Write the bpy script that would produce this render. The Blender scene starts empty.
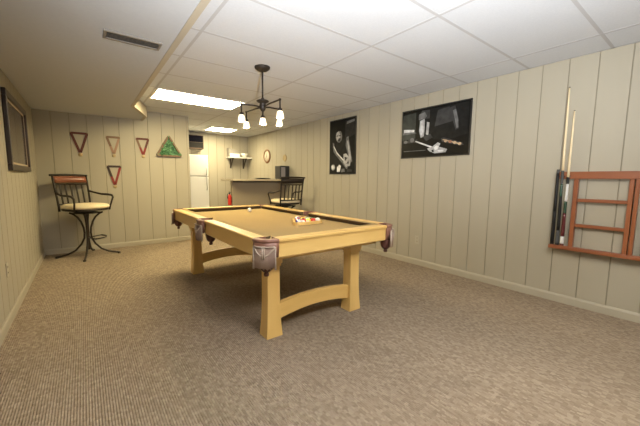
import bpy, bmesh, math, random
from mathutils import Vector, Matrix
random.seed(7)
PI = math.pi
col = bpy.context.scene.collection
scene = bpy.context.scene

# ------------------------------------------------------------------ materials
def mat(name, color, rough=0.6, metal=0.0, spec=0.5, emit=None, estr=0.0, noise=None, bump=None, coat=0.0):
    m = bpy.data.materials.new(name); m.use_nodes = True
    nt = m.node_tree; b = nt.nodes['Principled BSDF']
    b.inputs['Base Color'].default_value = (*color, 1)
    b.inputs['Roughness'].default_value = rough
    b.inputs['Metallic'].default_value = metal
    b.inputs['Specular IOR Level'].default_value = spec
    b.inputs['Coat Weight'].default_value = coat
    if emit:
        b.inputs['Emission Color'].default_value = (*emit, 1)
        b.inputs['Emission Strength'].default_value = estr
    tc = nt.nodes.new('ShaderNodeTexCoord')
    if noise:                                   # (scale, second colour, stretch xyz)
        sc, c2, st = noise
        mp = nt.nodes.new('ShaderNodeMapping'); mp.inputs['Scale'].default_value = st
        nt.links.new(tc.outputs['Object'], mp.inputs['Vector'])
        n = nt.nodes.new('ShaderNodeTexNoise'); n.inputs['Scale'].default_value = sc; n.inputs['Detail'].default_value = 4
        nt.links.new(mp.outputs[0], n.inputs['Vector'])
        r = nt.nodes.new('ShaderNodeValToRGB')
        r.color_ramp.elements[0].position = .35; r.color_ramp.elements[1].position = .65
        r.color_ramp.elements[0].color = (*color, 1); r.color_ramp.elements[1].color = (*c2, 1)
        nt.links.new(n.outputs['Fac'], r.inputs['Fac']); nt.links.new(r.outputs[0], b.inputs['Base Color'])
    if bump:                                    # (scale, strength, distance)
        n = nt.nodes.new('ShaderNodeTexNoise'); n.inputs['Scale'].default_value = bump[0]
        nt.links.new(tc.outputs['Object'], n.inputs['Vector'])
        bp = nt.nodes.new('ShaderNodeBump'); bp.inputs['Strength'].default_value = bump[1]; bp.inputs['Distance'].default_value = bump[2]
        nt.links.new(n.outputs['Fac'], bp.inputs['Height']); nt.links.new(bp.outputs[0], b.inputs['Normal'])
    return m

M = {}
M['panel'] = mat('panel_paint', (.335, .300, .228), .55, noise=(3, (.35, .315, .240), (1, 1, .15)), bump=(60, .05, .002))
M['groove'] = mat('panel_groove', (.262, .232, .168), .8)
M['base'] = mat('baseboard_paint', (.36, .322, .245), .5)
M['tile'] = mat('ceiling_tile', (.60, .615, .64), .9, noise=(90, (.57, .585, .61), (1, 1, 1)), bump=(160, .15, .003))
M['tbar'] = mat('ceiling_grid_paint', (.47, .465, .47), .9, spec=.1)
M['drywall'] = mat('drywall_paint', (.49, .50, .515), .9, noise=(40, (.475, .485, .50), (1, 1, 1)), bump=(60, .1, .003))
M['trim'] = mat('trim_paint', (.44, .385, .295), .5)
M['oak'] = mat('light_oak', (.72, .475, .165), .35, noise=(9, (.63, .395, .12), (1, 1, .12)), coat=.2)
M['oakx'] = mat('light_oak_across', (.72, .475, .165), .35, noise=(9, (.63, .395, .12), (.12, 1, 1)), coat=.2)
M['oaky'] = mat('light_oak_along', (.72, .475, .165), .35, noise=(9, (.63, .395, .12), (1, .12, 1)), coat=.2)
M['felt'] = mat('tan_cloth', (.325, .238, .115), .95, spec=.05, noise=(150, (.30, .216, .102), (1, 1, 1)))
M['cushion_shaded'] = mat('shaded_cushion_cloth', (.10, .068, .038), .95, spec=.1)
M['leather'] = mat('brown_leather', (.26, .12, .08), .45, noise=(20, (.20, .09, .06), (1, 1, 1)), bump=(80, .2, .002))
M['fringe'] = mat('mauve_fringe', (.35, .25, .19), .9, noise=(14, (.27, .185, .145), (1, 1, .2)))
M['cord'] = mat('pale_cord', (.44, .35, .275), .9)
M['net'] = mat('dark_pouch_leather', (.085, .028, .02), .5)
M['black_in'] = mat('black_lining', (.01, .01, .01), .9)
M['bronze'] = mat('dark_bronze', (.026, .018, .012), .5, metal=.15, spec=.35)
M['cream'] = mat('cream_fabric', (.70, .60, .40), .9, spec=.2, noise=(120, (.64, .54, .35), (1, 1, 1)))
M['redwood'] = mat('reddish_wood', (.20, .068, .032), .4, noise=(8, (.20, .06, .028), (.2, 1, 1)), coat=.3)
M['rackwood'] = mat('orange_stained_wood', (.27, .085, .028), .35, noise=(10, (.22, .066, .022), (1, .12, 1)), coat=.25)
M['rackwoodz'] = mat('orange_stained_upright', (.27, .085, .028), .35, noise=(10, (.22, .066, .022), (1, 1, .12)), coat=.25)
M['framewood'] = mat('dark_brown_frame', (.022, .011, .008), .35, coat=.2)
M['glassprint'] = mat('dim_print_under_glass', (.035, .026, .026), .12, noise=(4, (.075, .055, .045), (1, 1, 1)), coat=.4)
M['mat_board'] = mat('tan_mat_board', (.36, .28, .19), .6)
M['poster_black'] = mat('black_poster_edge', (.008, .008, .008), .35)
G = {}
def grey(v, tint=(1, 1, 1)):
    k = (v, tint)
    if k not in G: G[k] = mat('print_grey', (v*tint[0], v*tint[1], v*tint[2]), .35, noise=(14, (v*.62*tint[0], v*.62*tint[1], v*.62*tint[2]), (1, 1, 1)), spec=.15)
    return G[k]
M['white_app'] = mat('white_enamel', (.78, .77, .74), .3)
M['gasket'] = mat('grey_gasket', (.35, .34, .32), .6)
M['steel'] = mat('grey_handle', (.5, .5, .48), .3, metal=.7)
M['black_plastic'] = mat('black_plastic', (.012, .012, .014), .35)
M['dark_screen'] = mat('dark_navy_glass', (.005, .005, .008), .9, spec=0)
M['grey_panel'] = mat('grey_panel', (.022, .021, .02), .9, spec=0)
M['lilac_glass'] = mat('grey_lilac_glass', (.22, .20, .205), .4)
M['brown_edge'] = mat('brown_edge', (.05, .025, .012), .6)
M['bar_top'] = mat('bar_laminate', (.45, .38, .26), .4, noise=(60, (.40, .33, .22), (1, 1, 1)))
M['bar_panel'] = mat('bar_front_panel', (.29, .235, .155), .6, noise=(3, (.27, .215, .14), (1, 1, .15)))
M['dark_trim'] = mat('dark_bar_trim', (.06, .045, .03), .5)
M['red'] = mat('extinguisher_red', (.55, .035, .02), .3)
M['shelf_white'] = mat('white_shelf', (.75, .73, .66), .5)
M['box_grey'] = mat('grey_carton', (.25, .23, .20), .8)
M['ceramic'] = mat('white_ceramic', (.82, .80, .76), .2)
M['clock_wood'] = mat('clock_rim_wood', (.20, .095, .04), .4)
M['clock_face'] = mat('clock_face', (.52, .47, .38), .5)
M['gold'] = mat('dull_gold', (.36, .27, .14), .5, metal=.3)
M['plate'] = mat('outlet_plate', (.38, .34, .26), .4)
M['slot'] = mat('outlet_slot', (.05, .04, .03), .6)
M['vent'] = mat('vent_metal', (.20, .175, .145), .5)
M['vent_dark'] = mat('vent_dark', (.04, .034, .028), .8)
M['rib_maroon'] = mat('maroon_ribbon', (.085, .02, .015), .7)
M['rib_black'] = mat('black_ribbon', (.035, .02, .018), .7)
M['rib_red'] = mat('red_ribbon', (.20, .02, .016), .7)
M['rib_white'] = mat('pale_ribbon', (.30, .18, .12), .7)
M['rib_brown'] = mat('brown_ribbon', (.17, .10, .06), .7)
M['green'] = mat('green_leaves', (.035, .13, .05), .6, noise=(22, (.14, .30, .14), (1, 1, 1)))
M['shaft'] = mat('maple_shaft', (.72, .58, .36), .3, coat=.3)
M['cue_black'] = mat('black_cue_butt', (.01, .01, .01), .45, spec=.25)
M['cue_green'] = mat('dark_green_cue', (.015, .05, .03), .25, coat=.4)
M['cue_wine'] = mat('wine_cue', (.09, .012, .015), .25, coat=.4)
M['cue_white'] = mat('white_cue_wrap', (.62, .62, .60), .4)
M['wrap'] = mat('grey_wrap', (.06, .06, .058), .7)
M['diffuser'] = mat('lit_diffuser', (.9, .9, .85), .6, emit=(1.0, .84, .47), estr=21)
M['diffuser_near'] = mat('lit_white_diffuser', (.9, .9, .85), .6, emit=(1.0, .96, .88), estr=15)
M['diffuser_bar'] = mat('lit_warm_diffuser', (.9, .9, .85), .6, emit=(1.0, .86, .53), estr=32)
M['fixture'] = mat('fixture_frame', (.75, .72, .66), .5)
M['shade'] = mat('lit_frosted_glass', (.9, .8, .65), .5, emit=(1.0, .80, .52), estr=.75)
M['bulb'] = mat('lit_bulb', (.9, .85, .75), .5, emit=(1.0, .74, .40), estr=600)

def carpet():
    m = bpy.data.materials.new('berber_carpet'); m.use_nodes = True
    nt = m.node_tree; b = nt.nodes['Principled BSDF']; L = nt.links
    b.inputs['Roughness'].default_value = 1; b.inputs['Specular IOR Level'].default_value = .05
    tc = nt.nodes.new('ShaderNodeTexCoord')
    v = nt.nodes.new('ShaderNodeTexVoronoi'); v.inputs['Scale'].default_value = 70; v.inputs['Randomness'].default_value = .45
    mp = nt.nodes.new('ShaderNodeMapping'); mp.inputs['Scale'].default_value = (1.12, .66, 1)
    L.new(tc.outputs['Object'], mp.inputs['Vector']); L.new(mp.outputs[0], v.inputs['Vector'])
    sep = nt.nodes.new('ShaderNodeSeparateColor'); L.new(v.outputs['Color'], sep.inputs[0])
    r = nt.nodes.new('ShaderNodeValToRGB')
    e = r.color_ramp.elements
    e[0].position = 0; e[0].color = (.245, .188, .132, 1)
    e[1].position = 1; e[1].color = (.372, .296, .215, 1)
    x = e.new(.45); x.color = (.30, .233, .166, 1)
    x = e.new(.8); x.color = (.33, .26, .187, 1)
    L.new(sep.outputs[0], r.inputs['Fac'])
    n = nt.nodes.new('ShaderNodeTexNoise'); n.inputs['Scale'].default_value = 1.3; n.inputs['Detail'].default_value = 3
    L.new(tc.outputs['Object'], n.inputs['Vector'])
    mx = nt.nodes.new('ShaderNodeMix'); mx.data_type = 'RGBA'; mx.blend_type = 'MULTIPLY'
    mr = nt.nodes.new('ShaderNodeMapRange'); mr.inputs['To Min'].default_value = .88; mr.inputs['To Max'].default_value = 1.1
    L.new(n.outputs['Fac'], mr.inputs['Value'])
    mx.inputs['Factor'].default_value = 1
    L.new(r.outputs[0], mx.inputs['A']); L.new(mr.outputs[0], mx.inputs['B'])
    L.new(mx.outputs['Result'], b.inputs['Base Color'])
    w = nt.nodes.new('ShaderNodeTexWave'); w.inputs['Scale'].default_value = 24.9; w.inputs['Distortion'].default_value = .3
    L.new(tc.outputs['Object'], w.inputs['Vector'])
    ad = nt.nodes.new('ShaderNodeMath'); ad.operation = 'SUBTRACT'
    L.new(w.outputs['Fac'], ad.inputs[0]); L.new(v.outputs['Distance'], ad.inputs[1])
    bp = nt.nodes.new('ShaderNodeBump'); bp.inputs['Strength'].default_value = .9; bp.inputs['Distance'].default_value = .006
    L.new(ad.outputs[0], bp.inputs['Height']); L.new(bp.outputs[0], b.inputs['Normal'])
    return m
M['carpet'] = carpet()

# ------------------------------------------------------------------ mesh builder
class MB:
    def __init__(s): s.bm = bmesh.new(); s.mi = 0
    def face(s, vs, smooth=False):
        try: f = s.bm.faces.new(vs)
        except ValueError: return None
        f.material_index = s.mi; f.smooth = smooth; return f
    def box(s, x0, x1, y0, y1, z0, z1, mi=None, bev=0):
        if mi is not None: s.mi = mi
        v = [s.bm.verts.new((x, y, z)) for z in (z0, z1) for x, y in ((x0, y0), (x1, y0), (x1, y1), (x0, y1))]
        fs = [s.face([v[i] for i in q]) for q in ((3, 2, 1, 0), (4, 5, 6, 7), (0, 1, 5, 4), (1, 2, 6, 5), (2, 3, 7, 6), (3, 0, 4, 7))]
        if bev:
            es = list({e for f in fs for e in f.edges})
            r = bmesh.ops.bevel(s.bm, geom=es, offset=bev, segments=2, affect='EDGES', profile=.7)
            for f in r['faces']: f.material_index = s.mi
        return s
    def prism(s, pts, axis, a0, a1, mi=None):        # outline pts in the two other axes, extruded along axis
        if mi is not None: s.mi = mi
        def P(u, w, a): return {'x': (a, u, w), 'y': (u, a, w), 'z': (u, w, a)}[axis]
        A = [s.bm.verts.new(P(u, w, a0)) for u, w in pts]; B = [s.bm.verts.new(P(u, w, a1)) for u, w in pts]
        s.face(A[::-1]); s.face(B); n = len(pts)
        for i in range(n): s.face([A[i], A[(i+1) % n], B[(i+1) % n], B[i]])
        return s
    def tube(s, pts, r, n=8, mi=None, flat=None, cap=True):   # r number or list
        if mi is not None: s.mi = mi
        pts = [Vector(p) for p in pts]; k = len(pts)
        rs = r if isinstance(r, (list, tuple)) else [r]*k
        rings = []; up = None
        for i, p in enumerate(pts):
            t = (pts[min(i+1, k-1)]-pts[max(i-1, 0)]).normalized()
            if up is None:
                up = Vector((0, 0, 1)) if abs(t.z) < .9 else Vector((1, 0, 0))
            u = (up-t*up.dot(t)).normalized(); w = t.cross(u); up = u
            fx = flat or (1, 1)
            rings.append([s.bm.verts.new(p+u*math.cos(2*PI*j/n)*rs[i]*fx[0]+w*math.sin(2*PI*j/n)*rs[i]*fx[1]) for j in range(n)])
        for a, b in zip(rings, rings[1:]):
            for j in range(n): s.face([a[j], a[(j+1) % n], b[(j+1) % n], b[j]], True)
        if cap: s.face(rings[0][::-1]); s.face(rings[-1])
        return s
    def lathe(s, prof, c=(0, 0, 0), n=20, mi=None, sx=1, sy=1, axis='z', closed=True):    # prof [(r,h)]
        if mi is not None: s.mi = mi
        def P(r, h, a):
            x, y = r*math.cos(a)*sx, r*math.sin(a)*sy
            q = {'z': (x, y, h), 'x': (h, x, y), 'y': (x, h, y)}[axis]
            return (c[0]+q[0], c[1]+q[1], c[2]+q[2])
        rings = []
        for r, h in prof:
            if r < 1e-6: rings.append([s.bm.verts.new(P(0, h, 0))])
            else: rings.append([s.bm.verts.new(P(r, h, 2*PI*j/n)) for j in range(n)])
        for a, b in zip(rings, rings[1:]):
            for j in range(n):
                if len(a) == 1 and len(b) == 1: continue
                if len(a) == 1: s.face([a[0], b[j], b[(j+1) % n]], True)
                elif len(b) == 1: s.face([a[j], a[(j+1) % n], b[0]], True)
                else: s.face([a[j], a[(j+1) % n], b[(j+1) % n], b[j]], True)
        if closed:
            if len(rings[0]) > 1: s.face(rings[0][::-1])
            if len(rings[-1]) > 1: s.face(rings[-1])
        return s
    def sphere(s, c, r, n=16, mi=None, sc=(1, 1, 1)):
        if mi is not None: s.mi = mi
        m = n//2
        prof = [(r*math.sin(PI*i/m), -r*math.cos(PI*i/m)*sc[2]) for i in range(m+1)]
        prof[0] = (0, prof[0][1]); prof[-1] = (0, prof[-1][1])
        return s.lathe(prof, c, n, sx=sc[0], sy=sc[1], closed=False)
    def loft(s, secs, mi=None, smooth=True):         # secs: lists of equal length 3D points
        if mi is not None: s.mi = mi
        R = [[s.bm.verts.new(p) for p in q] for q in secs]; n = len(R[0])
        for a, b in zip(R, R[1:]):
            for j in range(n): s.face([a[j], a[(j+1) % n], b[(j+1) % n], b[j]], smooth)
        s.face(R[0][::-1]); s.face(R[-1]); return s
    def build(s, name, mats, parent=None, kind=None, bevel=0, loc=None):
        bm = s.bm
        bmesh.ops.recalc_face_normals(bm, faces=bm.faces)
        me = bpy.data.meshes.new(name); bm.to_mesh(me); bm.free()
        for m in (mats if isinstance(mats, (list, tuple)) else [mats]): me.materials.append(m)
        o = bpy.data.objects.new(name, me); col.objects.link(o)
        if parent: o.parent = parent
        if kind: o['kind'] = kind
        if loc: o.location = loc
        if bevel:
            b = o.modifiers.new('bevel', 'BEVEL'); b.width = bevel; b.segments = 2; b.limit_method = 'ANGLE'; b.angle_limit = .7
        return o
def tag(o, label, cat, group=None):
    o['label'] = label; o['category'] = cat
    if group: o['group'] = group
    return o
def thing(name, label, cat, loc=(0, 0, 0), rz=0, group=None):
    o = bpy.data.objects.new(name, None); col.objects.link(o); o.empty_display_size = .05
    o.location = loc; o.rotation_euler = (0, 0, rz); return tag(o, label, cat, group)
def copy_tree(o, parent=None):
    c = o.copy(); col.objects.link(c)
    if parent: c.parent = parent
    for ch in list(o.children): copy_tree(ch, c)
    return c

# ------------------------------------------------------------------ room
XL, XR = -.552, 3.713
YF, YB, YK = -2.4, 6.258, 8.2          # wall behind the viewer, back wall, kitchen wall
ZC, ZS = 2.352, 2.192
XB = 1.632                             # where the back wall ends and the bar recess opens
XS = .58                               # soffit edge
MB().box(XL-.1, XR+.1, YF-.1, YK+.1, -.06, 0).build('floor', M['carpet'], kind='structure')

def panel_wall(name, a, b, off, fixed, inward, along, z1, back=.1, step=.2155, extra=None):
    """grooved sheet panelling between a and b along one axis; 'fixed' is the other coordinate, inward the sign into the room"""
    m = MB(); hw, dp = .0042, .006
    seams = []; s = a+((off-a) % step)
    while s < b-.02:
        if s > a+.02: seams.append(s)
        s += step
    prof = [(a, 0, 0)]
    for s in seams: prof += [(s-hw, 0, 0), (s-hw*.4, -dp, 1), (s+hw*.4, -dp, 1), (s+hw, 0, 1)]
    prof.append((b, 0, 0))
    def P(u, d, z):
        f = fixed+inward*d
        return (f, u, z) if along == 'y' else (u, f, z)
    low = [m.bm.verts.new(P(u, d, 0)) for u, d, _ in prof]; top = [m.bm.verts.new(P(u, d, z1)) for u, d, _ in prof]
    for i in range(len(prof)-1):
        m.mi = prof[i+1][2]; m.face([low[i], low[i+1], top[i+1], top[i]])
    c = [m.bm.verts.new(P(u, -back, z)) for u, z in ((a, 0), (b, 0), (b, z1), (a, z1))]
    m.mi = 0; m.face(c)
    m.face([low[0], top[0], c[3], c[0]]); m.face([low[-1], c[1], c[2], top[-1]])
    m.face(top[::1]+[c[2], c[3]]); m.face(low[::-1]+[c[0], c[1]])
    return m.build(name, [M['panel'], M['groove']], kind='structure')
panel_wall('wall_right', YF, YK, .5585, XR, -1, 'y', ZC)
panel_wall('wall_left', YF, YB, .5, XL, 1, 'y', ZC)
panel_wall('wall_back', XL, XB, .085, YB, -1, 'x', ZC)
panel_wall('wall_far', XB, XR, 1.75, YK, -1, 'x', ZC)
panel_wall('wall_recess', YB+.1, YK, 6.4, XB, 1, 'y', ZC)
panel_wall('wall_front', XL, XR, .1, YF, 1, 'x', ZC)

m = MB()                               # dropped tile ceiling with its metal grid
m.box(XL-.1, XR+.1, YF-.1, YK+.1, ZC, ZC+.08, 0)
ys = [.692+.6382*k for k in range(-5, 12)]
for y in ys:
    if YF < y < YK: m.box(XL, XR, y-.012, y+.012, ZC-.001, ZC+.01, 1)
for x in (.805, 2.05, 3.30): m.box(x-.012, x+.012, YF, YK, ZC-.0013, ZC+.01, 1)
m.box(XR-.022, XR, YF, YK, ZC-.001, ZC+.01, 1); m.box(XB, XR, YK-.022, YK, ZC-.001, ZC+.01, 1)
m.build('ceiling', [M['tile'], M['tbar']], kind='structure')
XE = .838
MB().prism([(XL, YF), (XS, YF), (XS, 5.125), (XE, 5.84), (XE, YB), (XL, YB)], 'z', ZS, ZC).build('ceiling_soffit', M['drywall'], kind='structure')
m = MB(); m.prism([(XS, YF), (XS+.042, YF), (XS+.042, 5.1), (XE+.042, 5.82), (XE+.042, YB), (XE, YB), (XE, 5.84), (XS, 5.125)], 'z', ZS-.006, ZC)
m.build('trim_1', M['trim'], kind='structure')

bh, bt = .082, .014
def baseboard(name, x0, x1, y0, y1, axis, sgn):
    m = MB()
    if axis == 'y':
        f = x0; p = [(f, 0), (f+sgn*bt, 0), (f+sgn*bt, bh-.018), (f+sgn*bt*.5, bh), (f, bh)]; m.prism(p, 'y', y0, y1)
    else:
        f = y0; p = [(f, 0), (f+sgn*bt, 0), (f+sgn*bt, bh-.018), (f+sgn*bt*.5, bh), (f, bh)]; m.prism(p, 'x', x0, x1)
    m.build(name, M['base'], kind='structure')
baseboard('baseboard_right', XR, 0, YF, YK, 'y', -1)
baseboard('baseboard_left', XL, 0, YF, YB, 'y', 1)
baseboard('baseboard_back', XL, XB, YB, 0, 'x', -1)
baseboard('baseboard_far', XB, XR, YK, 0, 'x', -1)

# ------------------------------------------------------------------ ceiling lights and register
def troffer(x0, x1, y0, y1, label, dm='diffuser'):
    t = thing('ceiling_light', label, 'ceiling light', ((x0+x1)/2, (y0+y1)/2, ZC), group='recessed fluorescent ceiling lights')
    hx, hy = (x1-x0)/2-.012, (y1-y0)/2-.012; w = .022
    m = MB()
    for a in ((-hx, hx, -hy, -hy+w), (-hx, hx, hy-w, hy), (-hx, -hx+w, -hy+w, hy-w), (hx-w, hx, -hy+w, hy-w)): m.box(*a, -.010, 0)
    m.build('light_frame', M['fixture'], t)
    MB().box(-hx+w, hx-w, -hy+w, hy-w, -.007, 0).build('diffuser', M[dm], t)
troffer(.805, 2.05, 4.522, 5.160, 'long bright rectangular fluorescent panel beside the lowered ceiling edge')
troffer(2.335, 2.98, 7.075, 7.65, 'small bright square fluorescent panel over the bar recess near the refrigerator', 'diffuser_bar')
troffer(.805, 2.05, -.584, .054, 'rectangular white fluorescent panel in the near ceiling, over the viewer', 'diffuser_near')

t = thing('air_vent', 'long narrow dark metal air vent in the lowered ceiling', 'vent', (.343, 2.69, ZS))
m = MB()
for a in ((-.178, .178, -.072, -.056), (-.178, .178, .056, .072), (-.178, -.162, -.056, .056), (.162, .178, -.056, .056)): m.box(*a, -.012, 0)
m.build('vent_frame', M['vent'], t)
MB().box(-.162, .162, -.056, .056, -.003, 0).build('vent_backing', M['vent_dark'], t)
for k in range(5):
    y = -.042+k*.021
    MB().prism([(y-.007, -.011), (y-.004, -.011), (y+.008, -.003), (y+.005, -.003)], 'x', -.162, .162).build('slat', M['vent'], t)

# ------------------------------------------------------------------ chandelier
CX, CY = 1.54, 3.02
t = thing('chandelier', 'dark bronze five-lamp chandelier with frosted shades hanging over the pool table', 'chandelier', (CX, CY, ZC))
def z(v): return v-ZC
MB().lathe([(.02, z(2.305)), (.05, z(2.315)), (.078, z(2.335)), (.08, z(2.352))], n=24).build('canopy', M['bronze'], t)
MB().lathe([(.009, z(2.04)), (.009, z(2.31))], n=10).build('rod', M['bronze'], t)
MB().lathe([(.0, z(1.90)), (.014, z(1.905)), (.026, z(1.92)), (.034, z(1.94)), (.036, z(1.965)), (.030, z(1.985)), (.05, z(1.995)), (.064, z(2.003)), (.066, z(2.012)), (.05, z(2.02)), (.02, z(2.026)), (.012, z(2.045))], n=20).build('hub', M['bronze'], t)
def shade(x, y, ztop, h):
    MB().lathe([(.008, z(ztop)+.012), (.02, z(ztop)+.012), (.024, z(ztop)), (.024, z(ztop)-.02)], (x, y, 0), 14).build('socket', M['bronze'], t)
    m = MB(); zt = z(ztop)-.004
    m.lathe([(.019, zt), (.025, zt-.15*h), (.031, zt-.4*h), (.035, zt-.7*h), (.038, zt-h), (.035, zt-h), (.028, zt-.5*h), (.016, zt-.02)], (x, y, 0), 18, closed=False)
    sh = m.build('lamp_shade', M['shade'], t)
    MB().sphere((x, y, zt-h+.007), .0125, 12, sc=(1, 1, 1.2)).build('bulb', M['bulb'], sh)
for dx, dy in ((0, -.36), (-.215, .05), (.205, .01), (-.02, .37)):
    d = Vector((dx, dy, 0)); r = d.length; e = d.normalized(); zt = 1.957
    pts = [e*.02+Vector((0, 0, z(1.950))), e*(r*.4)+Vector((0, 0, z(1.958))), e*(r*.8)+Vector((0, 0, z(zt))), e*(r-.012)+Vector((0, 0, z(zt))), e*r+Vector((0, 0, z(zt-.012))), e*r+Vector((0, 0, z(1.872)))]
    m = MB(); m.tube(pts, .0085, 8); m.sphere((dx, dy, z(zt)), .013, 10)
    m.build('arm', M['bronze'], t)
    shade(dx, dy, 1.862, .074)
m = MB(); m.tube([(0, 0, z(1.91)), (0, 0, z(1.855))], .009, 8); m.build('centre_stem', M['bronze'], t)
shade(0, 0, 1.848, .072)

# ------------------------------------------------------------------ pool table
TX, TY = 1.5615, 3.0655
HW, HL = .6717, 1.2877
ZT = .80
t = thing('pool_table', 'light oak pool table with tan cloth and fringed leather pockets', 'pool table', (TX, TY, 0))
CG, SG = .125, .075                  # how far rails stop short of a corner, half gap at a side pocket
zc = ZT-.046                         # cloth height
bc = .16; si = HW-.10; li = HL-.10
out = []
def bed_outline(hx, hy, c, nx, ny):
    return [(-hx+c, -hy), (hx-c, -hy), (hx, -hy+c), (hx, -ny), (hx-nx, -ny), (hx-nx, ny), (hx, ny), (hx, hy-c), (hx-c, hy), (-hx+c, hy), (-hx, hy-c), (-hx, ny), (-hx+nx, ny), (-hx+nx, -ny), (-hx, -ny), (-hx, -hy+c)]
MB().prism(bed_outline(HW-.06, HL-.06, .115, .055, .06), 'z', zc-.035, zc).build('playing_surface', M['felt'], t)
m = MB()
m.prism(bed_outline(HW-.055, HL-.055, .125, .06, .065), 'z', zc-.075, zc-.036); m.build('slate_bed', M['oak'], t)
# six rails, each with wooden cap, apron board and cloth cushion
def rail(axis, side, a, b):
    """axis the rail runs along; side = sign of its outer face"""
    h = HW if axis == 'y' else HL
    prof = [(h-.004, ZT-.024), (h, ZT-.020), (h, ZT-.006), (h-.006, ZT), (h-.088, ZT), (h-.092, ZT-.006), (h-.092, zc-.002), (h-.03, zc-.002), (h-.03, ZT-.024)]
    ap = [(h-.010, ZT-.024), (h-.010, ZT-.034), (h-.014, ZT-.036), (h-.014, .672), (h-.019, .664), (h-.045, .664), (h-.045, zc-.003), (h-.03, ZT-.024)]
    cu = [(h-.091, ZT-.002), (h-.115, ZT-.003), (h-.140, ZT-.001), (h-.145, ZT-.004), (h-.143, ZT-.009), (h-.112, zc+.0005), (h-.093, zc+.0005)]
    wood = M['oaky'] if axis == 'y' else M['oakx']
    r = MB().prism([(side*u, w) for u, w in prof], axis, a, b).build('rail', wood, t, bevel=.0015)
    MB().prism([(side*u, w) for u, w in ap], axis, a, b).build('apron_board', wood, r)
    # cushion ends are mitred
    m = MB(); A = []; B = []
    for u, w in cu:
        k = (h-.091-u)*.45
        ca, cb = a+k, b-k
        A.append(m.bm.verts.new((side*u, ca, w) if axis == 'y' else (ca, side*u, w)))
        B.append(m.bm.verts.new((side*u, cb, w) if axis == 'y' else (cb, side*u, w)))
    m.face(A[::-1]); m.face(B)
    for i in range(len(cu)): j = (i+1) % len(cu); m.face([A[i], A[j], B[j], B[i]])
    m.bm.normal_update(); bmesh.ops.recalc_face_normals(m.bm, faces=m.bm.faces)
    for f in m.bm.faces: f.material_index = 1 if f.normal.z > .7 else 0  # shade below the nose is put into the colour; top faces keep the felt
    m.build('cushion', [M['cushion_shaded'], M['felt']], r)
for s in (-1, 1):
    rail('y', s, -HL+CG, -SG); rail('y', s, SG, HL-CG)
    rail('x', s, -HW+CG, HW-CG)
# pockets
def pocket(c, pathf, inward, m_faces=lambda m: None):
    """pathf(k) for k in 0..1 gives xy on the leather, going round the opening"""
    N = 14; path = [Vector(pathf(i/N)) for i in range(N+1)]
    nrm = []
    for i in range(N+1):
        d = path[min(i+1, N)]-path[max(i-1, 0)]; n = Vector((d.y, -d.x, 0)).normalized()
        if n.dot(path[i]-Vector(c)) < 0: n = -n
        nrm.append(n)
    def band(m, zs, offs, th):
        secs = []
        for i in range(N+1):
            outer = [path[i]+nrm[i]*o+Vector((0, 0, zz)) for zz, o in zip(zs, offs)]
            inner = [path[i]+nrm[i]*(o-th)+Vector((0, 0, zz)) for zz, o in zip(zs, offs)]
            secs.append(outer+inner[::-1])
        m.loft(secs)
    m = MB(); m_faces(m); band(m, [ZT-.125, ZT-.06, ZT-.012], [-.004, .006, .002], .012)
    band(m, [ZT-.022, ZT-.014, ZT-.004, ZT+.001], [.004, .010, .008, -.002], .032)
    p = m.build('pocket', M['leather'], t)
    # fringe: a skirt of separate strands hanging under a cord
    m = MB()
    K = 26
    for k in range(K):
        f = .11+.78*k/(K-1); i = min(int(f*N), N-1); u = f*N-i
        q = path[i].lerp(path[i+1], u); n = nrm[i].lerp(nrm[i+1], u)
        q0 = q+n*.013; L = .135+.012*math.sin(PI*f)+random.uniform(-.006, .006)
        m.tube([q0+Vector((0, 0, ZT-.048)), q0+n*.004+Vector((0, 0, ZT-.048-L*.5)), q0+n*.002+Vector((0, 0, ZT-.050-L))], [.0034, .0042, .0036], 5)
    m.build('fringe', M['fringe'], p)
    m = MB()
    for sag, z0 in ((.0, ZT-.046), (.062, ZT-.046)):
        pts = []
        for k in range(17):
            f = .13+.74*k/16; i = min(int(f*N), N-1); u = f*N-i
            q = path[i].lerp(path[i+1], u)+nrm[i].lerp(nrm[i+1], u)*.021
            pts.append(q+Vector((0, 0, z0-sag*4*(k/16)*(1-k/16))))
        m.tube(pts, .005, 6)
    for f in (.12, .47, .53, .88):
        i = min(int(f*N), N-1); u = f*N-i
        q = path[i].lerp(path[i+1], u)+nrm[i].lerp(nrm[i+1], u)*.022
        L = .15 if f in (.12, .88) else .075
        m.tube([q+Vector((0, 0, ZT-.046)), q+Vector((0, 0, ZT-.05-L))], [.004, .007], 6)
    m.build('cord_trim', M['cord'], p)
    ic = Vector(c)+Vector(inward)
    m = MB(); m.lathe([(0, .57), (.025, .573), (.042, .592), (.050, .63), (.049, .66), (.050, .70), (.058, zc-.004), (.054, zc-.004), (.045, .66), (.036, .62), (0, .60)], (ic.x, ic.y, 0), 16, closed=False)
    m.lathe([(0, .538), (.016, .541), (.019, .555), (.010, .573), (0, .573)], (ic.x, ic.y, 0), 10, closed=False)
    m.build('ball_pouch', M['net'], p)
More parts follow.
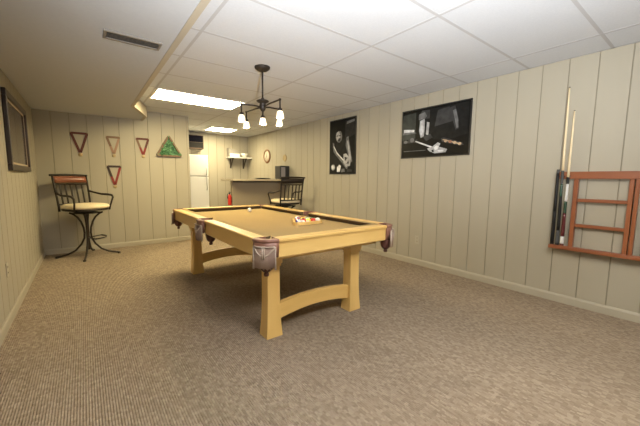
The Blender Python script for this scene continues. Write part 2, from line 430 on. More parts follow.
for sx in (-1, 1):
    for sy in (-1, 1):
        c = Vector((sx*(HW-CG), sy*(HL-CG), 0))
        def pf(k, c=c, sx=sx, sy=sy):
            a = k*PI/2
            e = 2/2.6
            return c+Vector((sx*math.cos(a)**e*CG, sy*math.sin(a)**e*CG, 0))
        def lining(m, sx=sx, sy=sy):           # leather over the rail ends
            xs = sorted((sx*(HW-.090), sx*(HW-.001))); ys2 = sorted((sy*(HL-CG+.0005), sy*(HL-CG+.005))); m.box(*xs, *ys2, zc+.001, ZT+.002)
            xs = sorted((sx*(HW-CG+.0005), sx*(HW-CG+.005))); ys2 = sorted((sy*(HL-.090), sy*(HL-.001))); m.box(*xs, *ys2, zc+.001, ZT+.002)
        pocket(c, pf, (sx*.062, sy*.062, 0), lining)
    c = Vector((sx*(HW-.04), 0, 0))
    def pf(k, c=c, sx=sx):
        a = -PI/2+k*PI
        return c+Vector((sx*(.035+.04*max(0, math.cos(a))**.7), .078*math.sin(a), 0))
    def lining(m, sx=sx):
        xs = sorted((sx*(HW-.090), sx*(HW-.001)))
        m.box(*xs, -SG+.0005, -SG+.006, zc+.001, ZT+.003); m.box(*xs, SG-.006, SG-.0005, zc+.001, ZT+.003)
    pocket(c, pf, (-sx*.045, 0, 0), lining)
# legs
def leg(cx, cy):
    m = MB(); secs = []
    for zz, wx, wy in ((0, .068, .062), (.03, .066, .060), (.10, .060, .056), (.20, .055, .052), (.30, .0525, .050), (.42, .052, .049), (.55, .052, .049)):
        secs.append([(cx-wx, cy-wy, zz), (cx+wx, cy-wy, zz), (cx+wx, cy+wy, zz), (cx-wx, cy+wy, zz)])
    m.loft(secs, smooth=False)
    m.box(cx-.060, cx+.060, cy-.056, cy+.056, .548, .57); m.box(cx-.068, cx+.068, cy-.062, cy+.062, .57, .635); m.box(cx-.058, cx+.058, cy-.052, cy+.052, .635, .70)
    m.build('leg', M['oak'], t, bevel=.003)
LX0, LX1 = 1.086-TX, 1.922-TX; LY0, LY1 = 2.03-TY, 3.99-TY
for x in (LX0, LX1):
    for y in (LY0, LY1): leg(x, y)
for y in (LY0, LY1):
    top, bot = [], []
    for k in range(13):
        f = k/12; x = LX0+.05+(LX1-LX0-.10)*f; b = 4*f*(1-f)
        top.append((x, .238+.032*b)); bot.append((x, .115+.042*b))
    MB().prism(top+bot[::-1], 'y', y-.022, y+.022).build('arched_stretcher', M['oakx'], t, bevel=.002)
# body under the rails
m = MB()
m.box(-HW+.12, HW-.12, -HL+.14, -HL+.175, .615, zc-.076); m.box(-HW+.12, HW-.12, HL-.175, HL-.14, .615, zc-.076)
m.box(-HW+.11, -HW+.145, -HL+.14, HL-.14, .615, zc-.076); m.box(HW-.145, HW-.11, -HL+.14, HL-.14, .615, zc-.076)
m.build('support_frame', M['oak'], t)

# balls and triangle on the table
BR = .0286; zb = zc+BR+.0004
BC = [(.75, .60, .05), (.02, .05, .35), (.60, .03, .02), (.12, .03, .20), (.75, .22, .02), (.01, .20, .06), (.25, .02, .02), (.008, .008, .008)]
bm_cache = {}
M['ball_white'] = mat('ivory_ball', (.80, .76, .66), .12, coat=.5)
def ball(x, y, kind, label, group=None):
    m = MB()
    if kind == 'cue':
        m.sphere((0, 0, 0), BR, 20); mats = [M['ball_white']]
    else:
        idx, stripe = kind
        if idx not in bm_cache: bm_cache[idx] = mat('ball_colour', BC[idx], .12, coat=.5)
        mats = [bm_cache[idx], M['ball_white']]
        m.sphere((0, 0, 0), BR, 20)
        a = Vector((random.uniform(-1, 1), random.uniform(-1, 1), random.uniform(-.6, .9))).normalized()
        for f in m.bm.faces:
            d = abs(f.calc_center_median().normalized().dot(a))
            f.material_index = 1 if (d > .55 if stripe else d > .94) else 0
    o = m.build('cue_ball' if kind == 'cue' else 'pool_ball', mats); o.location = (x, y, zb)
    tag(o, label, 'ball', group)
ball(1.755, 3.86, 'cue', 'white cue ball alone on the far half of the tan cloth')
RX, RY = 1.765, 2.50                 # middle of the front row of the rack
order = [(1, 1), (2, 1), (0, 1), (2, 0), (4, 1), (3, 0), (7, 0), (6, 1), (5, 0), (4, 0), (0, 0), (5, 1), (1, 0), (6, 0), (3, 1)]
cn = ['yellow', 'blue', 'red', 'purple', 'orange', 'green', 'maroon', 'black']
k = 0
place = ['leftmost', 'second from left', 'middle', 'fourth from left', 'rightmost']
rown = ['front row', 'second row', 'third row', 'fourth row', 'back']
for row in range(5):
    nn = 5-row
    for j in range(nn):
        idx, st = order[k]; k += 1
        if row == 4: pl = 'at the back corner'
        elif nn == 2: pl = ('left' if j == 0 else 'right')+' of the two in the fourth row'
        else: pl = (['leftmost', 'middle', 'rightmost'][j] if nn == 3 else (place[j] if nn == 5 else ['leftmost', 'second from left', 'third from left', 'rightmost'][j]))+' in the '+rown[row]
        ball(RX+(j-(nn-1)/2)*2.02*BR, RY+row*BR*1.75, (idx, st), f"{cn[idx]} {'and white striped' if st else 'solid'} pool ball in the triangle, {pl}", 'pool balls in the triangle rack')
tr = thing('triangle_rack', 'light wooden ball triangle full of balls on the pool table', 'ball rack', (RX, RY, zc))
def tri_outline(r, cxy, rad, n=5):
    pts = []
    for i, a0 in enumerate((210, 330, 90)):
        vx, vy = cxy[0]+r*math.cos(math.radians(a0)), cxy[1]+r*math.sin(math.radians(a0))
        for q in range(n):
            a = math.radians(a0-60+120*q/(n-1)); pts.append((vx+rad*math.cos(a), vy+rad*math.sin(a)))
    return pts
def ring_prism(m, outer, inner, z0, z1, plane='xy', mi=0):
    m.mi = mi
    def P(u, w, a): return (u, w, a) if plane == 'xy' else (u, a, w)
    n = len(outer)
    V = [[m.bm.verts.new(P(u, w, a)) for u, w in q] for q, a in ((outer, z0), (outer, z1), (inner, z1), (inner, z0))]
    for a, b in ((0, 1), (1, 2), (2, 3), (3, 0)):
        for i in range(n): j = (i+1) % n; m.face([V[a][i], V[a][j], V[b][j], V[b][i]])
ctr = (0, 4*BR*1.75/3)
R0 = 4*2.02*BR/math.sqrt(3)
m = MB(); ring_prism(m, tri_outline(R0, ctr, BR+.024), tri_outline(R0, ctr, BR+.004), 0.0005, .032)
m.build('triangle_frame', M['oak'], tr, bevel=.002)

# ------------------------------------------------------------------ bar stools
def make_stool(label):
    s = thing('bar_stool', label, 'bar stool', group='swivel bar stools')
    zs = .725
    MB().lathe([(.018, .10), (.024, .12), (.022, .4), (.022, .60), (.03, .63), (.03, .66)], n=14).build('pedestal', M['bronze'], s)
    MB().box(-.15, .15, -.15, .15, .66, .675).build('swivel_plate', M['bronze'], s, bevel=.003)
    for k in range(4):
        a = PI/2*k+.86
        pr = [(.205, .672), (.16, .65), (.11, .60), (.072, .53), (.045, .44), (.038, .36), (.045, .28), (.085, .19), (.16, .10), (.25, .05), (.33, .03), (.385, .018), (.40, .012)]
        m = MB(); m.tube([(r*math.cos(a), r*math.sin(a), h) for r, h in pr], .0135, 8); m.lathe([(.017, 0), (.02, .004), (.02, .018), (.012, .026)], (.385*math.cos(a), .385*math.sin(a), 0), 10)
        m.build('leg', M['bronze'], s)
    m = MB()                                     # footrest: a bowed bar between two legs on the front side, with stays
    pts = [(.23*math.cos(b), .23*math.sin(b), .285) for b in [math.radians(-100+110*i/14) for i in range(15)]]
    m.tube(pts, .011, 8); m.tube([pts[0], (0, 0, .285)], .009, 6); m.tube([pts[-1], (0, 0, .285)], .009, 6)
    m.build('footrest', M['bronze'], s)
    def sq(r, n=28, p=3.0):
        o = []
        for i in range(n):
            a = 2*PI*i/n; c, d = math.cos(a), math.sin(a)
            o.append((r*math.copysign(abs(c)**(2/p), c), r*math.copysign(abs(d)**(2/p), d)*.96))
        return o
    m = MB(); m.loft([[(x, y, h) for x, y in sq(r)] for r, h in ((.255, zs-.02), (.262, zs-.012), (.262, zs+.006), (.25, zs+.008))]); m.build('seat_frame', M['bronze'], s)
    m = MB(); m.loft([[(x, y, h) for x, y in sq(r)] for r, h in ((.24, zs+.008), (.268, zs+.02), (.272, zs+.042), (.26, zs+.064), (.22, zs+.078), (.12, zs+.085), (.02, zs+.086))]); m.build('seat_cushion', M['cream'], s)
    def by(h): return .235+.085*((h-.70)/.52)**1.3 if h > .70 else .235     # back leans away
    ht = 1.225
    for sx in (-1, 1):
        pts = [(sx*(.222+.012*i/8), by(.69+(ht-.69)*i/8), .69+(ht-.69)*i/8) for i in range(9)]
        m = MB(); m.tube(pts, .0145, 8); m.build('back_post', M['bronze'], s)
    def arc(h, f, w=.236, sag=.03): return (w*f, by(h)+sag*(1-f*f), h)
    # wooden crest panel in a dark frame
    m = MB(); secs = []
    for i in range(13):
        f = -1+2*i/12; y0 = arc(1.09, f)[1]; y1 = arc(1.21, f)[1]; x = .22*f; lo = 1.115; hi = 1.208+.006*(1-f*f)
        secs.append([(x, y0-.010, lo), (x, y0+.004, lo), (x, y1+.004, hi), (x, y1-.010, hi)])
    m.loft(secs); m.build('crest_panel', M['redwood'], s)
    m = MB(); m.loft([[(p[0][0], p[1][1]+.0005, p[0][2]), (p[0][0], p[1][1]+.009, p[0][2]), (p[0][0], p[2][1]+.009, p[2][2]), (p[0][0], p[2][1]+.0005, p[2][2])] for p in secs]); m.build('crest_backing', M['bronze'], s)
    m = MB()
    m.tube([(.258*f, arc(1.225, f)[1]+.012*abs(f)**3, 1.225+.008*(1-f*f)) for f in [-1+2*i/12 for i in range(13)]], .015, 8)
    m.tube([arc(1.092, -1+2*i/12) for i in range(13)], .012, 8)
    m.build('crest_frame', M['bronze'], s)
    MB().tube([arc(.795, -1+2*i/12, .226, .022) for i in range(13)], .011, 8).build('lower_rail', M['bronze'], s)
    for f in (-.66, -.33, 0, .33, .66):
        pts = []
        for i in range(7):
            h = .795+(1.092-.795)*i/6; q = arc(h, f, .23, .022+.008*i/6); pts.append(q)
        m = MB(); m.tube(pts, .010, 8, flat=(1.3, .6)); m.build('slat', M['bronze'], s)
    for sx in (-1, 1):
        P = [(sx*.228, by(.97), .985), (sx*.265, .16, .955), (sx*.285, .05, .935), (sx*.292, -.08, .935), (sx*.29, -.17, .925), (sx*.282, -.205, .895), (sx*.268, -.19, .83), (sx*.258, -.165, .76), (sx*.252, -.15, .70)]
        m = MB(); m.tube(P, [.013, .014, .016, .017, .016, .014, .012, .012, .012], 8); m.build('armrest', M['bronze'], s)
    return s
s1 = make_stool('dark metal swivel bar stool with cream seat standing alone in the left corner')
s1.location = (0.0, 5.83, 0); s1.rotation_euler.z = math.radians(32)
s2 = copy_tree(s1); s2['label'] = 'dark metal slat-back bar stool drawn up to the bar, seen from behind'
s2.location = (3.20, 5.33, 0); s2.rotation_euler.z = math.radians(175)

# ------------------------------------------------------------------ wall decorations, back wall
def medal(xc, ztop, w, h, label, cols):
    """ribbon hung over two pins in a V, medal at the point"""
    o = thing('award_medal', label, 'medal', (xc, YB, ztop), group='ribboned medals on the back wall')
    rw = .034
    mm = [M[c] for c in cols]
    def strip(name, p, q, m, d0, d1, wd=rw):
        p, q = Vector((p[0], 0, p[1])), Vector((q[0], 0, q[1])); e = (q-p).normalized(); n = Vector((-e.z, 0, e.x))*wd/2
        b = MB(); P = [p+n, p-n, q-n, q+n]
        A = [b.bm.verts.new((v.x, -d0, v.z)) for v in P]; B = [b.bm.verts.new((v.x, -d1, v.z)) for v in P]
        b.face(A); b.face(B[::-1])
        for i in range(4): j = (i+1) % 4; b.face([A[i], B[i], B[j], A[j]])
        return b.build(name, m, o)
    strip('ribbon', (-w/2, -rw/2), (w/2, -rw/2), mm[0], .004, .010)
    for sx, c in ((-1, 1), (1, 2)):
        a = Vector((sx*(w/2-.012), -rw*.6)); b = Vector((sx*.004, -h)); mid = a.lerp(b, .55)
        strip('ribbon', a, mid, mm[c], .003, .009); strip('ribbon', mid, b, mm[3], .0035, .0085)
    MB().lathe([(.001, -.012), (.024, -.012), (.028, -.009), (.028, -.004), (.024, -.001), (.001, -.001)], (0, 0, -h-.035), 18, axis='y').build('medallion', M['gold'], o)
    for sx in (-1, 1):
        MB().lathe([(.001, -.016), (.006, -.014), (.004, 0), (.001, 0)], (sx*(w/2-.008), .001, -.006), 8, axis='y').build('pin', M['gold'], o)
medal(-.018, 1.905, .225, .315, 'dark maroon ribbon triangle with a medal, leftmost of the upper row on the back wall', ('rib_maroon', 'rib_maroon', 'rib_maroon', 'rib_maroon'))
medal(.427, 1.882, .195, .285, 'thin brown and pinkish ribbon triangle with a medal, middle of the upper row', ('rib_brown', 'rib_brown', 'rib_white', 'rib_white'))
medal(.857, 1.89, .20, .285, 'brown and red ribbon triangle with a medal, beside the green triangle', ('rib_maroon', 'rib_brown', 'rib_maroon', 'rib_red'))
medal(.416, 1.40, .20, .32, 'black and red ribbon triangle with a medal, hanging alone below the upper row', ('rib_black', 'rib_black', 'rib_red', 'rib_red'))
o = thing('triangle_decoration', 'wooden triangle filled with green leaves on the back wall', 'wall decoration', (1.275, YB, 1.60))
R1 = .215; c1 = (0, .122)
m = MB(); ring_prism(m, tri_outline(R1, c1, .025), tri_outline(R1-.02, c1, .006), -.05, 0, 'xz'); m.build('triangle_frame', M['rib_brown'], o, bevel=.002)
m = MB()
for i in range(230):
    while True:
        u, w = random.uniform(-.20, .20), random.uniform(.0, .36)
        if abs(u) < (.375-w)*.60-.004 and w < .355: break
    a = random.uniform(0, 2*PI); L = random.uniform(.022, .04); y = -random.uniform(.010, .064)
    d = Vector((math.cos(a), random.uniform(-.5, .1), math.sin(a))).normalized(); n = d.cross(Vector((0, 1, 0))).normalized()
    p = Vector((u, y, w+.01)); lift = Vector((0, -.008, 0))
    V = [m.bm.verts.new(q) for q in (p-d*L*.5, p+n*L*.3+lift, p+d*L*.5, p-n*L*.3+lift)]
    m.face(V[:3]); m.face([V[0], V[2], V[3]])
m.build('leaves', M['green'], o)
MB().prism([(-.19, .0), (.19, .0), (0, .33)], 'y', -.008, -.001).build('backing', M['green'], o)

# ------------------------------------------------------------------ framed picture, left wall
o = thing('framed_picture', 'large wide picture in a dark brown frame on the left wall', 'picture', (XL, 4.68, 1.632))
hw, hh, fw = .635, .375, .062
m = MB()
for a in ((-hw, hw, hh-fw, hh), (-hw, hw, -hh, -hh+fw), (-hw, -hw+fw, -hh+fw, hh-fw), (hw-fw, hw, -hh+fw, hh-fw)): m.box(.0, .034, a[0], a[1], a[2], a[3])
m.build('picture_frame', M['framewood'], o, bevel=.006)
m = MB(); q = .022
for a in ((-hw+fw, hw-fw, hh-fw-q, hh-fw), (-hw+fw, hw-fw, -hh+fw, -hh+fw+q), (-hw+fw, -hw+fw+q, -hh+fw+q, hh-fw-q), (hw-fw-q, hw-fw, -hh+fw+q, hh-fw-q)): m.box(.0, .014, a[0], a[1], a[2], a[3])
m.build('mat_board', M['mat_board'], o)
MB().box(0, .012, -hw+fw+q, hw-fw-q, -hh+fw+q, hh-fw-q).build('print', M['glassprint'], o)

# ------------------------------------------------------------------ posters, right wall
def ell(cx, cy, rx, ry, rot=0, n=18):
    c, s = math.cos(rot), math.sin(rot)
    return [(cx+c*rx*math.cos(2*PI*i/n)-s*ry*math.sin(2*PI*i/n), cy+s*rx*math.cos(2*PI*i/n)+c*ry*math.sin(2*PI*i/n)) for i in range(n)]
def poster(yc, zc_, w, h, label, shapes, bg, frame=.014):
    """flat print; shapes are (outline in 0..1 across and up, as seen from the room, grey)"""
    o = thing('poster', label, 'poster', (XR, yc, zc_), group='black and white billiard posters')
    m = MB()
    for a in ((-w/2, w/2, h/2-frame, h/2), (-w/2, w/2, -h/2, -h/2+frame), (-w/2, -w/2+frame, -h/2+frame, h/2-frame), (w/2-frame, w/2, -h/2+frame, h/2-frame)): m.box(-.016, 0, a[0], a[1], a[2], a[3])
    m.build('poster_frame', M['poster_black'], o)
    m = MB(); mats = [bg]; m.box(-.010, 0, -w/2+frame, w/2-frame, -h/2+frame, h/2-frame, 0)
    iw, ih = w-2*frame, h-2*frame
    for i, (pts, g) in enumerate(shapes):
        if g not in mats: mats.append(g)
        m.mi = mats.index(g); d = .0102+.00012*i
        vs = [m.bm.verts.new((-d, iw/2-min(1, max(0, u))*iw, -ih/2+min(1, max(0, v))*ih)) for u, v in pts]
        m.face(vs)
    m.build('print', mats, o)
k0, k1, k2, k3, k4, k5 = grey(.005), grey(.013), grey(.05), grey(.16), grey(.42), grey(.75)
sh1 = [
    ([(0, .0), (1, 0), (1, .28), (.7, .35), (.3, .30), (0, .40)], k1),
    ([(.12, .30), (.30, .62), (.52, .66), (.80, .58), (.92, .25), (.6, .12), (.2, .14)], k1),
    ([(.60, .62), (.98, .70), (.98, .98), (.62, .97)], grey(.022)),
    ([(.66, .90), (.96, .93), (.96, .97), (.68, .95)], k3),
    (ell(.36, .70, .13, .115, -.2), k3), (ell(.33, .70, .085, .09, -.2), k4), ([(.24, .77), (.30, .83), (.46, .83), (.52, .74), (.46, .79), (.34, .80)], k0),
    ([(.30, .62), (.42, .60), (.44, .66), (.36, .67)], k2), ([(.26, .715), (.33, .725), (.33, .71), (.26, .70)], k0), ([(.36, .72), (.43, .72), (.43, .70), (.36, .705)], k0),
    ([(.66, .66), (.74, .68), (.82, .44), (.90, .22), (.80, .18), (.72, .36), (.64, .52)], k3), ([(.69, .60), (.74, .60), (.83, .36), (.86, .24), (.80, .22), (.75, .38)], k4),
    ([(.10, .60), (.16, .58), (.20, .46), (.34, .38), (.58, .24), (.74, .10), (.68, .08), (.50, .20), (.26, .34), (.14, .42)], k3),
    ([(.14, .52), (.16, .53), (.30, .40), (.66, .21), (.64, .19), (.28, .38)], k5),
    ([(.56, .36), (.66, .37), (.84, .26), (.82, .14), (.66, .12), (.56, .20)], k4), ([(.60, .31), (.72, .29), (.78, .18), (.64, .18)], k2), (ell(.69, .23, .08, .035, .6), k4),
    (ell(.13, .12, .085, .055), k4), (ell(.12, .125, .05, .035), k5), ([(.30, .03), (.42, .03), (.46, .14), (.40, .17), (.30, .12)], k5), ([(.46, .02), (.62, .03), (.60, .09), (.48, .09)], k3), ([(.70, .03), (.9, .03), (.88, .07), (.72, .08)], k2),
]
poster(4.205, 1.782, .695, .975, 'tall black and white poster of a person holding a pool cue', sh1, grey(.006))
wm = grey(.5, (1, .72, .45))
sh2 = [
    ([(0, 0), (1, 0), (1, .20), (0, .30)], k0), ([(0, .38), (.22, .40), (.22, .95), (0, .93)], grey(.05, (.9, 1, .9))),
    ([(.02, .53), (.20, .54), (.20, .59), (.02, .62)], k5), ([(.0, .50), (.24, .51), (.20, .54), (.0, .55)], k3),
    ([(.40, .45), (.44, .98), (.98, .98), (.98, .38), (.7, .30), (.52, .34)], k1), ([(.52, .60), (.56, .92), (.72, .95), (.78, .66)], grey(.05)),
    ([(.26, .84), (.32, .97), (.44, .96), (.44, .78), (.40, .72), (.28, .74)], k2), ([(.27, .78), (.27, .90), (.36, .93), (.40, .84), (.36, .79)], k3),
    ([(.29, .76), (.36, .79), (.37, .60), (.36, .42), (.31, .40), (.28, .55)], k4), ([(.30, .74), (.34, .76), (.35, .55), (.33, .44), (.30, .48)], grey(.6)), ([(.40, .72), (.44, .70), (.43, .44), (.39, .46)], k4),
    ([(.36, .79), (.46, .78), (.44, .72), (.38, .72)], k1), ([(.34, .42), (.46, .46), (.50, .38), (.40, .32)], k2),
    ([(.72, .92), (.80, .95), (.85, .70), (.86, .50), (.82, .48), (.77, .70)], k2), ([(.77, .86), (.81, .88), (.85, .66), (.855, .52), (.83, .51), (.80, .70)], k3),
    ([(.62, .34), (.66, .36), (.92, .22), (.94, .18), (.90, .17), (.64, .27)], k2), ([(.64, .31), (.66, .325), (.91, .20), (.90, .185)], wm),
    (ell(.69, .285, .022, .028), wm), (ell(.755, .262, .022, .028), grey(.45, (1, .5, .3))), (ell(.82, .235, .022, .028), wm), (ell(.885, .205, .022, .028), wm),
    ([(.02, .31), (.24, .31), (.26, .38), (.18, .36), (.14, .44), (.10, .36), (.02, .37)], k2), (ell(.17, .37, .035, .05), k3), (ell(.06, .34, .03, .035), k3),
    ([(.22, .33), (.24, .345), (.55, .165), (.53, .14)], k5), ([(.42, .16), (.50, .19), (.58, .27), (.62, .24), (.60, .18), (.72, .12), (.70, .06), (.54, .05), (.46, .10)], k4),
    ([(.52, .17), (.56, .21), (.60, .19), (.58, .13), (.54, .12)], k5), ([(.49, .12), (.52, .13), (.53, .08), (.50, .08)], k1), ([(.58, .11), (.68, .11), (.66, .08), (.60, .08)], k5),
    ([(.03, .125), (.40, .125), (.40, .135), (.03, .14)], k3),
]
poster(2.40, 1.84, 1.005, .662, 'wide black and white poster of a person aiming a pool cue', sh2, grey(.006))

# ------------------------------------------------------------------ cue rack and cues
o = thing('cue_rack', 'orange-brown wooden cue rack with crossbars mounted on the right wall', 'cue rack', (XR, .66, .55))
def rb(name, y0, y1, z0, z1, d0=.0, d1=.055, mt='rackwood'):
    MB().box(-d1, -d0, y0-.66, y1-.66, z0-.55, z1-.55).build(name, M[mt], o, bevel=.003)
def tray(y0, y1):
    m = MB(); m.box(-.095, 0, y0-.66, y1-.66, 0, .026); m.box(-.095, -.086, y0-.66, y1-.66, .026, .036); m.build('tray', M['rackwood'], o, bevel=.003)
tray(.12, 1.005)
for y0, y1 in ((.828, .862), (.458, .488), (.424, .450)): rb('upright', y0, y1, .576, 1.224, .004, .05, 'rackwoodz')
rb('top_rail', .12, .995, 1.226, 1.293, 0, .05)
rb('crossbar', .489, .827, 1.012, 1.042, .01, .045); rb('crossbar', .489, .827, .773, .803, .01, .045)
for yy in (.985, .945, .905, .36, .30):
    MB().tube([(-.05, yy-.66-.014, .70), (-.072, yy-.66-.012, .70), (-.072, yy-.66-.012, .70)], .004, 6).build('cue_clip', M['black_plastic'], o)
def cue(y0, y1, ztop, label, secs, xb=-.066, xt=-.066):
    """secs: (fraction along, material key, part name)"""
    c = thing('pool_cue', label, 'pool cue', (XR+xb, y0, .5767), group='pool cues in the wall rack')
    Ln = ztop-.5767
    a = 0
    for f, mk, nm in secs:
        n = 6; pts = []; rs = []
        for i in range(n+1):
            u = a+(f-a)*i/n; pts.append(((xt-xb)*u, (y1-y0)*u, Ln*u)); rs.append(.0158-.0098*u if Ln > 1.0 else .0158-.004*u)
        MB().tube(pts, rs, 10).build(nm, M[mk], c); a = f
    return c
cue(.985, .987, 1.315, 'short black cue in the rack, leftmost of the cues on the left end', [(.03, 'black_in', 'bumper'), (.45, 'cue_black', 'butt'), (.95, 'cue_black', 'forearm'), (1, 'wrap', 'joint_cap')])
cue(.944, .958, 2.075, 'tall cue with pale maple shaft and black butt, second from the left in the rack', [(.015, 'black_in', 'bumper'), (.10, 'wrap', 'butt_sleeve'), (.32, 'cue_black', 'grip'), (.40, 'cue_green', 'forearm'), (.485, 'wrap', 'joint'), (.995, 'shaft', 'shaft'), (1, 'cue_black', 'tip')])
cue(.906, .904, 1.855, 'shorter cue with white wrap and dark green butt beside the rack upright', [(.02, 'cue_wine', 'bumper'), (.075, 'cue_white', 'butt_sleeve'), (.25, 'cue_wine', 'butt'), (.34, 'cue_green', 'grip'), (.47, 'cue_white', 'wrap'), (.52, 'cue_black', 'joint'), (.995, 'shaft', 'shaft'), (1, 'cue_black', 'tip')])
cue(.355, .352, 1.36, 'black cue cut off by the right edge of the photo, beyond the double uprights', [(.03, 'black_in', 'bumper'), (.2, 'cue_black', 'butt'), (.5, 'wrap', 'grip'), (1, 'cue_black', 'forearm')])

# ------------------------------------------------------------------ outlets
def outlet(loc, rz, label):
    o = thing('wall_outlet', label, 'outlet', loc, rz)
    MB().box(-.036, .036, -.006, 0, -.058, .058).build('cover_plate', M['plate'], o, bevel=.002)
    for zz in (-.024, .024):
        m = MB(); m.box(-.014, .014, -.0075, -.005, zz-.013, zz+.013); r = m.build('receptacle', M['plate'], o)
        m = MB(); m.box(-.007, -.004, -.0085, -.007, zz-.005, zz+.006); m.box(.004, .007, -.0085, -.007, zz-.005, zz+.006); m.build('slots', M['slot'], r)
outlet((XR, 2.575, .36), math.radians(-90+180), 'beige wall outlet low on the right wall between pool table and cue rack') if False else outlet((XR, 2.575, .36), math.radians(-90), 'beige wall outlet low on the right wall between pool table and cue rack')
outlet((XL, 3.55, .43), math.radians(90), 'beige wall outlet low on the left wall')

# ------------------------------------------------------------------ bar recess
o = thing('bar_counter', 'tan bar counter with overhanging top and pale front panel in the recess', 'bar', (3.0, 6.2, 0))
def bx(n, x0, x1, y0, y1, z0, z1, mt, bev=.0): MB().box(x0-3.0, x1-3.0, y0-6.2, y1-6.2, z0, z1).build(n, M[mt], o, bevel=bev)
bx('countertop', 2.36, XR-.001, 5.93, 6.62, 1.155, 1.192, 'bar_top', .004)
bx('front_panel', 2.475, XR-.016, 6.20, 6.24, .0, 1.155, 'bar_panel')
bx('end_panel', 2.435, 2.475, 6.19, 6.27, 0, 1.155, 'bar_panel')
bx('top_moulding', 2.45, XR-.016, 6.175, 6.199, 1.12, 1.155, 'dark_trim')
bx('kick_board', 2.476, XR-.016, 6.185, 6.199, 0, .10, 'dark_trim')

o = thing('microwave', 'small dark microwave on the bar against the right wall', 'microwave', (3.555, 6.175, 1.192))
MB().box(-.085, .150, -.17, .06, .012, .30).build('housing', M['black_plastic'], o, bevel=.005)
MB().box(-.078, .058, -.182, -.1705, .022, .29).build('door', M['black_plastic'], o, bevel=.003)
MB().box(-.066, .040, -.184, -.1825, .04, .27).build('window', M['lilac_glass'], o)
MB().box(.064, .145, -.180, -.1705, .022, .29).build('control_panel', M['black_plastic'], o)
MB().tube([(.05, -.183, .05), (.05, -.196, .09), (.05, -.196, .22), (.05, -.183, .26)], .006, 6).build('door_handle', M['black_plastic'], o)
for x in (-.06, .12):
    for y in (-.14, .04): MB().lathe([(.012, 0), (.012, .012)], (x, y, 0), 8).build('foot', M['black_plastic'], o)
o = MB().lathe([(.0, 0), (.11, 0), (.13, .006), (.185, .022), (.19, .026), (.18, .026), (.12, .011), (0, .008)], n=28, closed=False).build('serving_tray', M['dark_trim'])
o.location = (3.10, 6.12, 1.192); tag(o, 'flat dark round tray lying on the bar counter', 'tray')

o = thing('fire_extinguisher', 'small red fire extinguisher mounted on the left end of the bar', 'fire extinguisher', (2.391, 6.225, .65)); o.scale = (.8, .8, .8)
MB().lathe([(0, .0), (.042, 0), (.047, .01), (.048, .20), (.045, .235), (.03, .262), (.016, .27), (.016, .285)], n=18, closed=False).build('cylinder', M['red'], o)
m = MB(); m.lathe([(.014, .28), (.02, .285), (.02, .31), (.012, .315)], n=10); m.box(-.012, .012, -.075, .02, .318, .328); m.box(-.012, .012, -.070, .02, .338, .346); m.box(-.01, .01, .008, .02, .31, .346); m.build('valve_handle', M['black_plastic'], o)
MB().tube([(-.015, 0, .30), (-.05, -.01, .30), (-.066, -.012, .26), (-.062, -.012, .17)], [.007, .007, .008, .011], 8).build('hose', M['black_plastic'], o)
MB().box(.040, .055, -.03, .03, .06, .22).build('wall_bracket', M['black_plastic'], o)

o = thing('wall_clock', 'round wall clock with brown wooden rim above the bar', 'clock', (XR, 7.06, 1.765))
def lx(prof, n, mt, nm, s=1): MB().lathe(prof, (0, 0, 0), n, axis='x').build(nm, M[mt], o)
lx([(.134, -.012), (.138, -.026), (.152, -.030), (.170, -.022), (.174, 0), (.134, 0)], 28, 'clock_wood', 'rim')
lx([(.0, -.014), (.135, -.014), (.135, -.002), (0, -.002)], 28, 'clock_face', 'dial')
for a, L in ((.5, .07), (2.2, .10)):
    MB().tube([(-.017, 0, 0), (-.017, L*math.sin(a), L*math.cos(a))], .004, 6).build('hand', M['black_plastic'], o)
o = MB().lathe([(.05, -.006), (.056, -.014), (.072, -.016), (.08, -.008), (.08, 0), (.05, 0)], (0, 0, 0), 24, axis='x').build('wall_ring', M['gold'])
o.location = (XR, 6.20, 1.68); tag(o, 'small dull gold ring hanging on the wall above the microwave', 'wall decoration')

o = thing('refrigerator', 'white two-door refrigerator standing beside the bar recess wall', 'refrigerator', (2.03, 7.88, 0))
x0, x1 = -.345, .36
MB().box(x0, x1, -.27, .30, .03, 1.745).build('cabinet', M['white_app'], o, bevel=.006)
MB().box(x0+.005, x1-.005, -.278, -.27, .10, 1.74).build('gasket', M['gasket'], o)
d = MB().box(x0, x1, -.335, -.279, 1.255, 1.745).build('freezer_door', M['white_app'], o, bevel=.012)
def hnd(z0, z1, par): MB().tube([(x1-.05, -.336, z0), (x1-.05, -.365, z0+.02), (x1-.055, -.372, (z0+z1)/2), (x1-.05, -.365, z1-.02), (x1-.05, -.336, z1)], .011, 8).build('door_handle', M['steel'], par)
hnd(1.28, 1.45, d)
d = MB().box(x0, x1, -.335, -.279, .11, 1.240).build('fridge_door', M['white_app'], o, bevel=.012)
hnd(.92, 1.22, d)
MB().box(x0+.02, x1-.02, -.26, .25, 0, .03).build('toe_grille', M['gasket'], o)

o = thing('wall_box', 'black box with brown edges mounted high on the wall above the white refrigerator', 'box', (2.2, YK, 1.92))
MB().box(-.26, .225, -.24, 0, 0, .335).build('housing', M['brown_edge'], o, bevel=.006)
MB().box(-.24, .205, -.248, -.2405, .165, .318).build('screen', M['dark_screen'], o)
MB().box(-.24, .205, -.247, -.2405, .03, .155).build('lower_panel', M['grey_panel'], o)

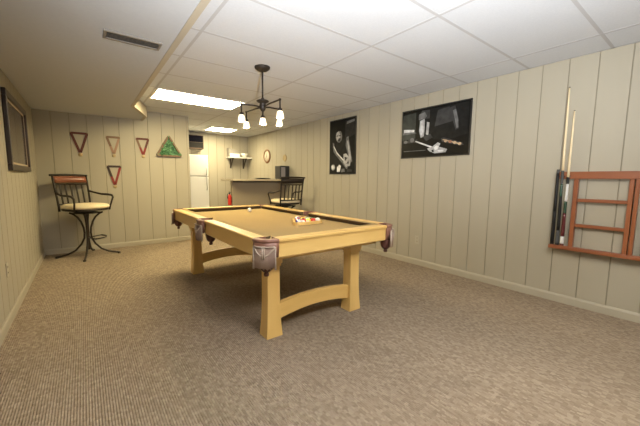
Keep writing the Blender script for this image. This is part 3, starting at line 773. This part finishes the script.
o = thing('wall_shelf', 'white wall shelf on two dark brackets above the far end of the bar', 'shelf', (3.38, YK, 1.745))
MB().box(-.30, XR-3.38-.002, -.26, 0, 0, .03).build('shelf_board', M['shelf_white'], o, bevel=.002)
for x in (-.185, .185):
    m = MB(); m.box(x-.018, x+.018, -.010, 0, -.27, 0); m.box(x-.018, x+.018, -.22, 0, -.012, 0); m.prism([(-.20, -.012), (-.17, -.012), (-.010, -.22), (-.010, -.25)], 'x', x-.012, x+.012)
    m.build('bracket', M['dark_trim'], o)
o = MB().prism([(3.09, 1.775), (3.40, 1.775), (3.40, 1.90), (3.09, 2.01)], 'y', 7.99, 8.17).build('storage_box', M['box_grey'], bevel=.003)
tag(o, 'grey sloped box on the left half of the white shelf', 'box')
o = MB().box(3.10, 3.36, 7.95, 7.985, 1.775, 1.86).build('white_carton', M['ceramic'], bevel=.003); tag(o, 'low white carton in front of the grey box on the shelf', 'box')
o = MB().lathe([(.0, 0), (.035, 0), (.05, .01), (.085, .06), (.10, .10), (.096, .10), (.07, .05), (.03, .012), (0, .012)], n=22, closed=False).build('bowl', M['ceramic'])
o.location = (3.52, 8.03, 1.775); tag(o, 'white bowl on the right half of the shelf', 'bowl')

# ------------------------------------------------------------------ light
w = bpy.data.worlds.new('world'); scene.world = w; w.use_nodes = True
w.node_tree.nodes['Background'].inputs[0].default_value = (0, 0, 0, 1)
# photographer's flash, aimed up at the ceiling over the camera
L = bpy.data.lights.new('bounce_flash', 'SPOT'); L.energy = 400; L.spot_size = math.radians(124); L.spot_blend = .9; L.shadow_soft_size = .06; L.color = (.94, .97, 1)
f = bpy.data.objects.new('bounce_flash', L); col.objects.link(f); f.location = (.2, -.15, 1.40)
f.rotation_euler = (Vector((.95, .60, 2.35))-f.location).to_track_quat('-Z', 'Y').to_euler()

# ------------------------------------------------------------------ camera
yaw, pitch, roll = CAMROT = (.6530, -.1090, .0090)
fpx = 307.59
fw = Vector((math.sin(yaw)*math.cos(pitch), math.cos(yaw)*math.cos(pitch), math.sin(pitch)))
r = Vector((math.cos(yaw), -math.sin(yaw), 0)); u = r.cross(fw)
r2 = r*math.cos(roll)+u*math.sin(roll); u2 = -r*math.sin(roll)+u*math.cos(roll)
cd = bpy.data.cameras.new('camera'); cam = bpy.data.objects.new('camera', cd); col.objects.link(cam)
cam.matrix_world = Matrix(((r2.x, u2.x, -fw.x, 0), (r2.y, u2.y, -fw.y, 0), (r2.z, u2.z, -fw.z, 1.2), (0, 0, 0, 1)))
cd.sensor_width = 36; cd.lens = fpx/640*36; cd.clip_start = .02
scene.camera = cam
vs = scene.view_settings
vs.view_transform = 'Standard'; vs.look = 'None'; vs.exposure = 1.12; vs.gamma = 1; vs.use_curve_mapping = False
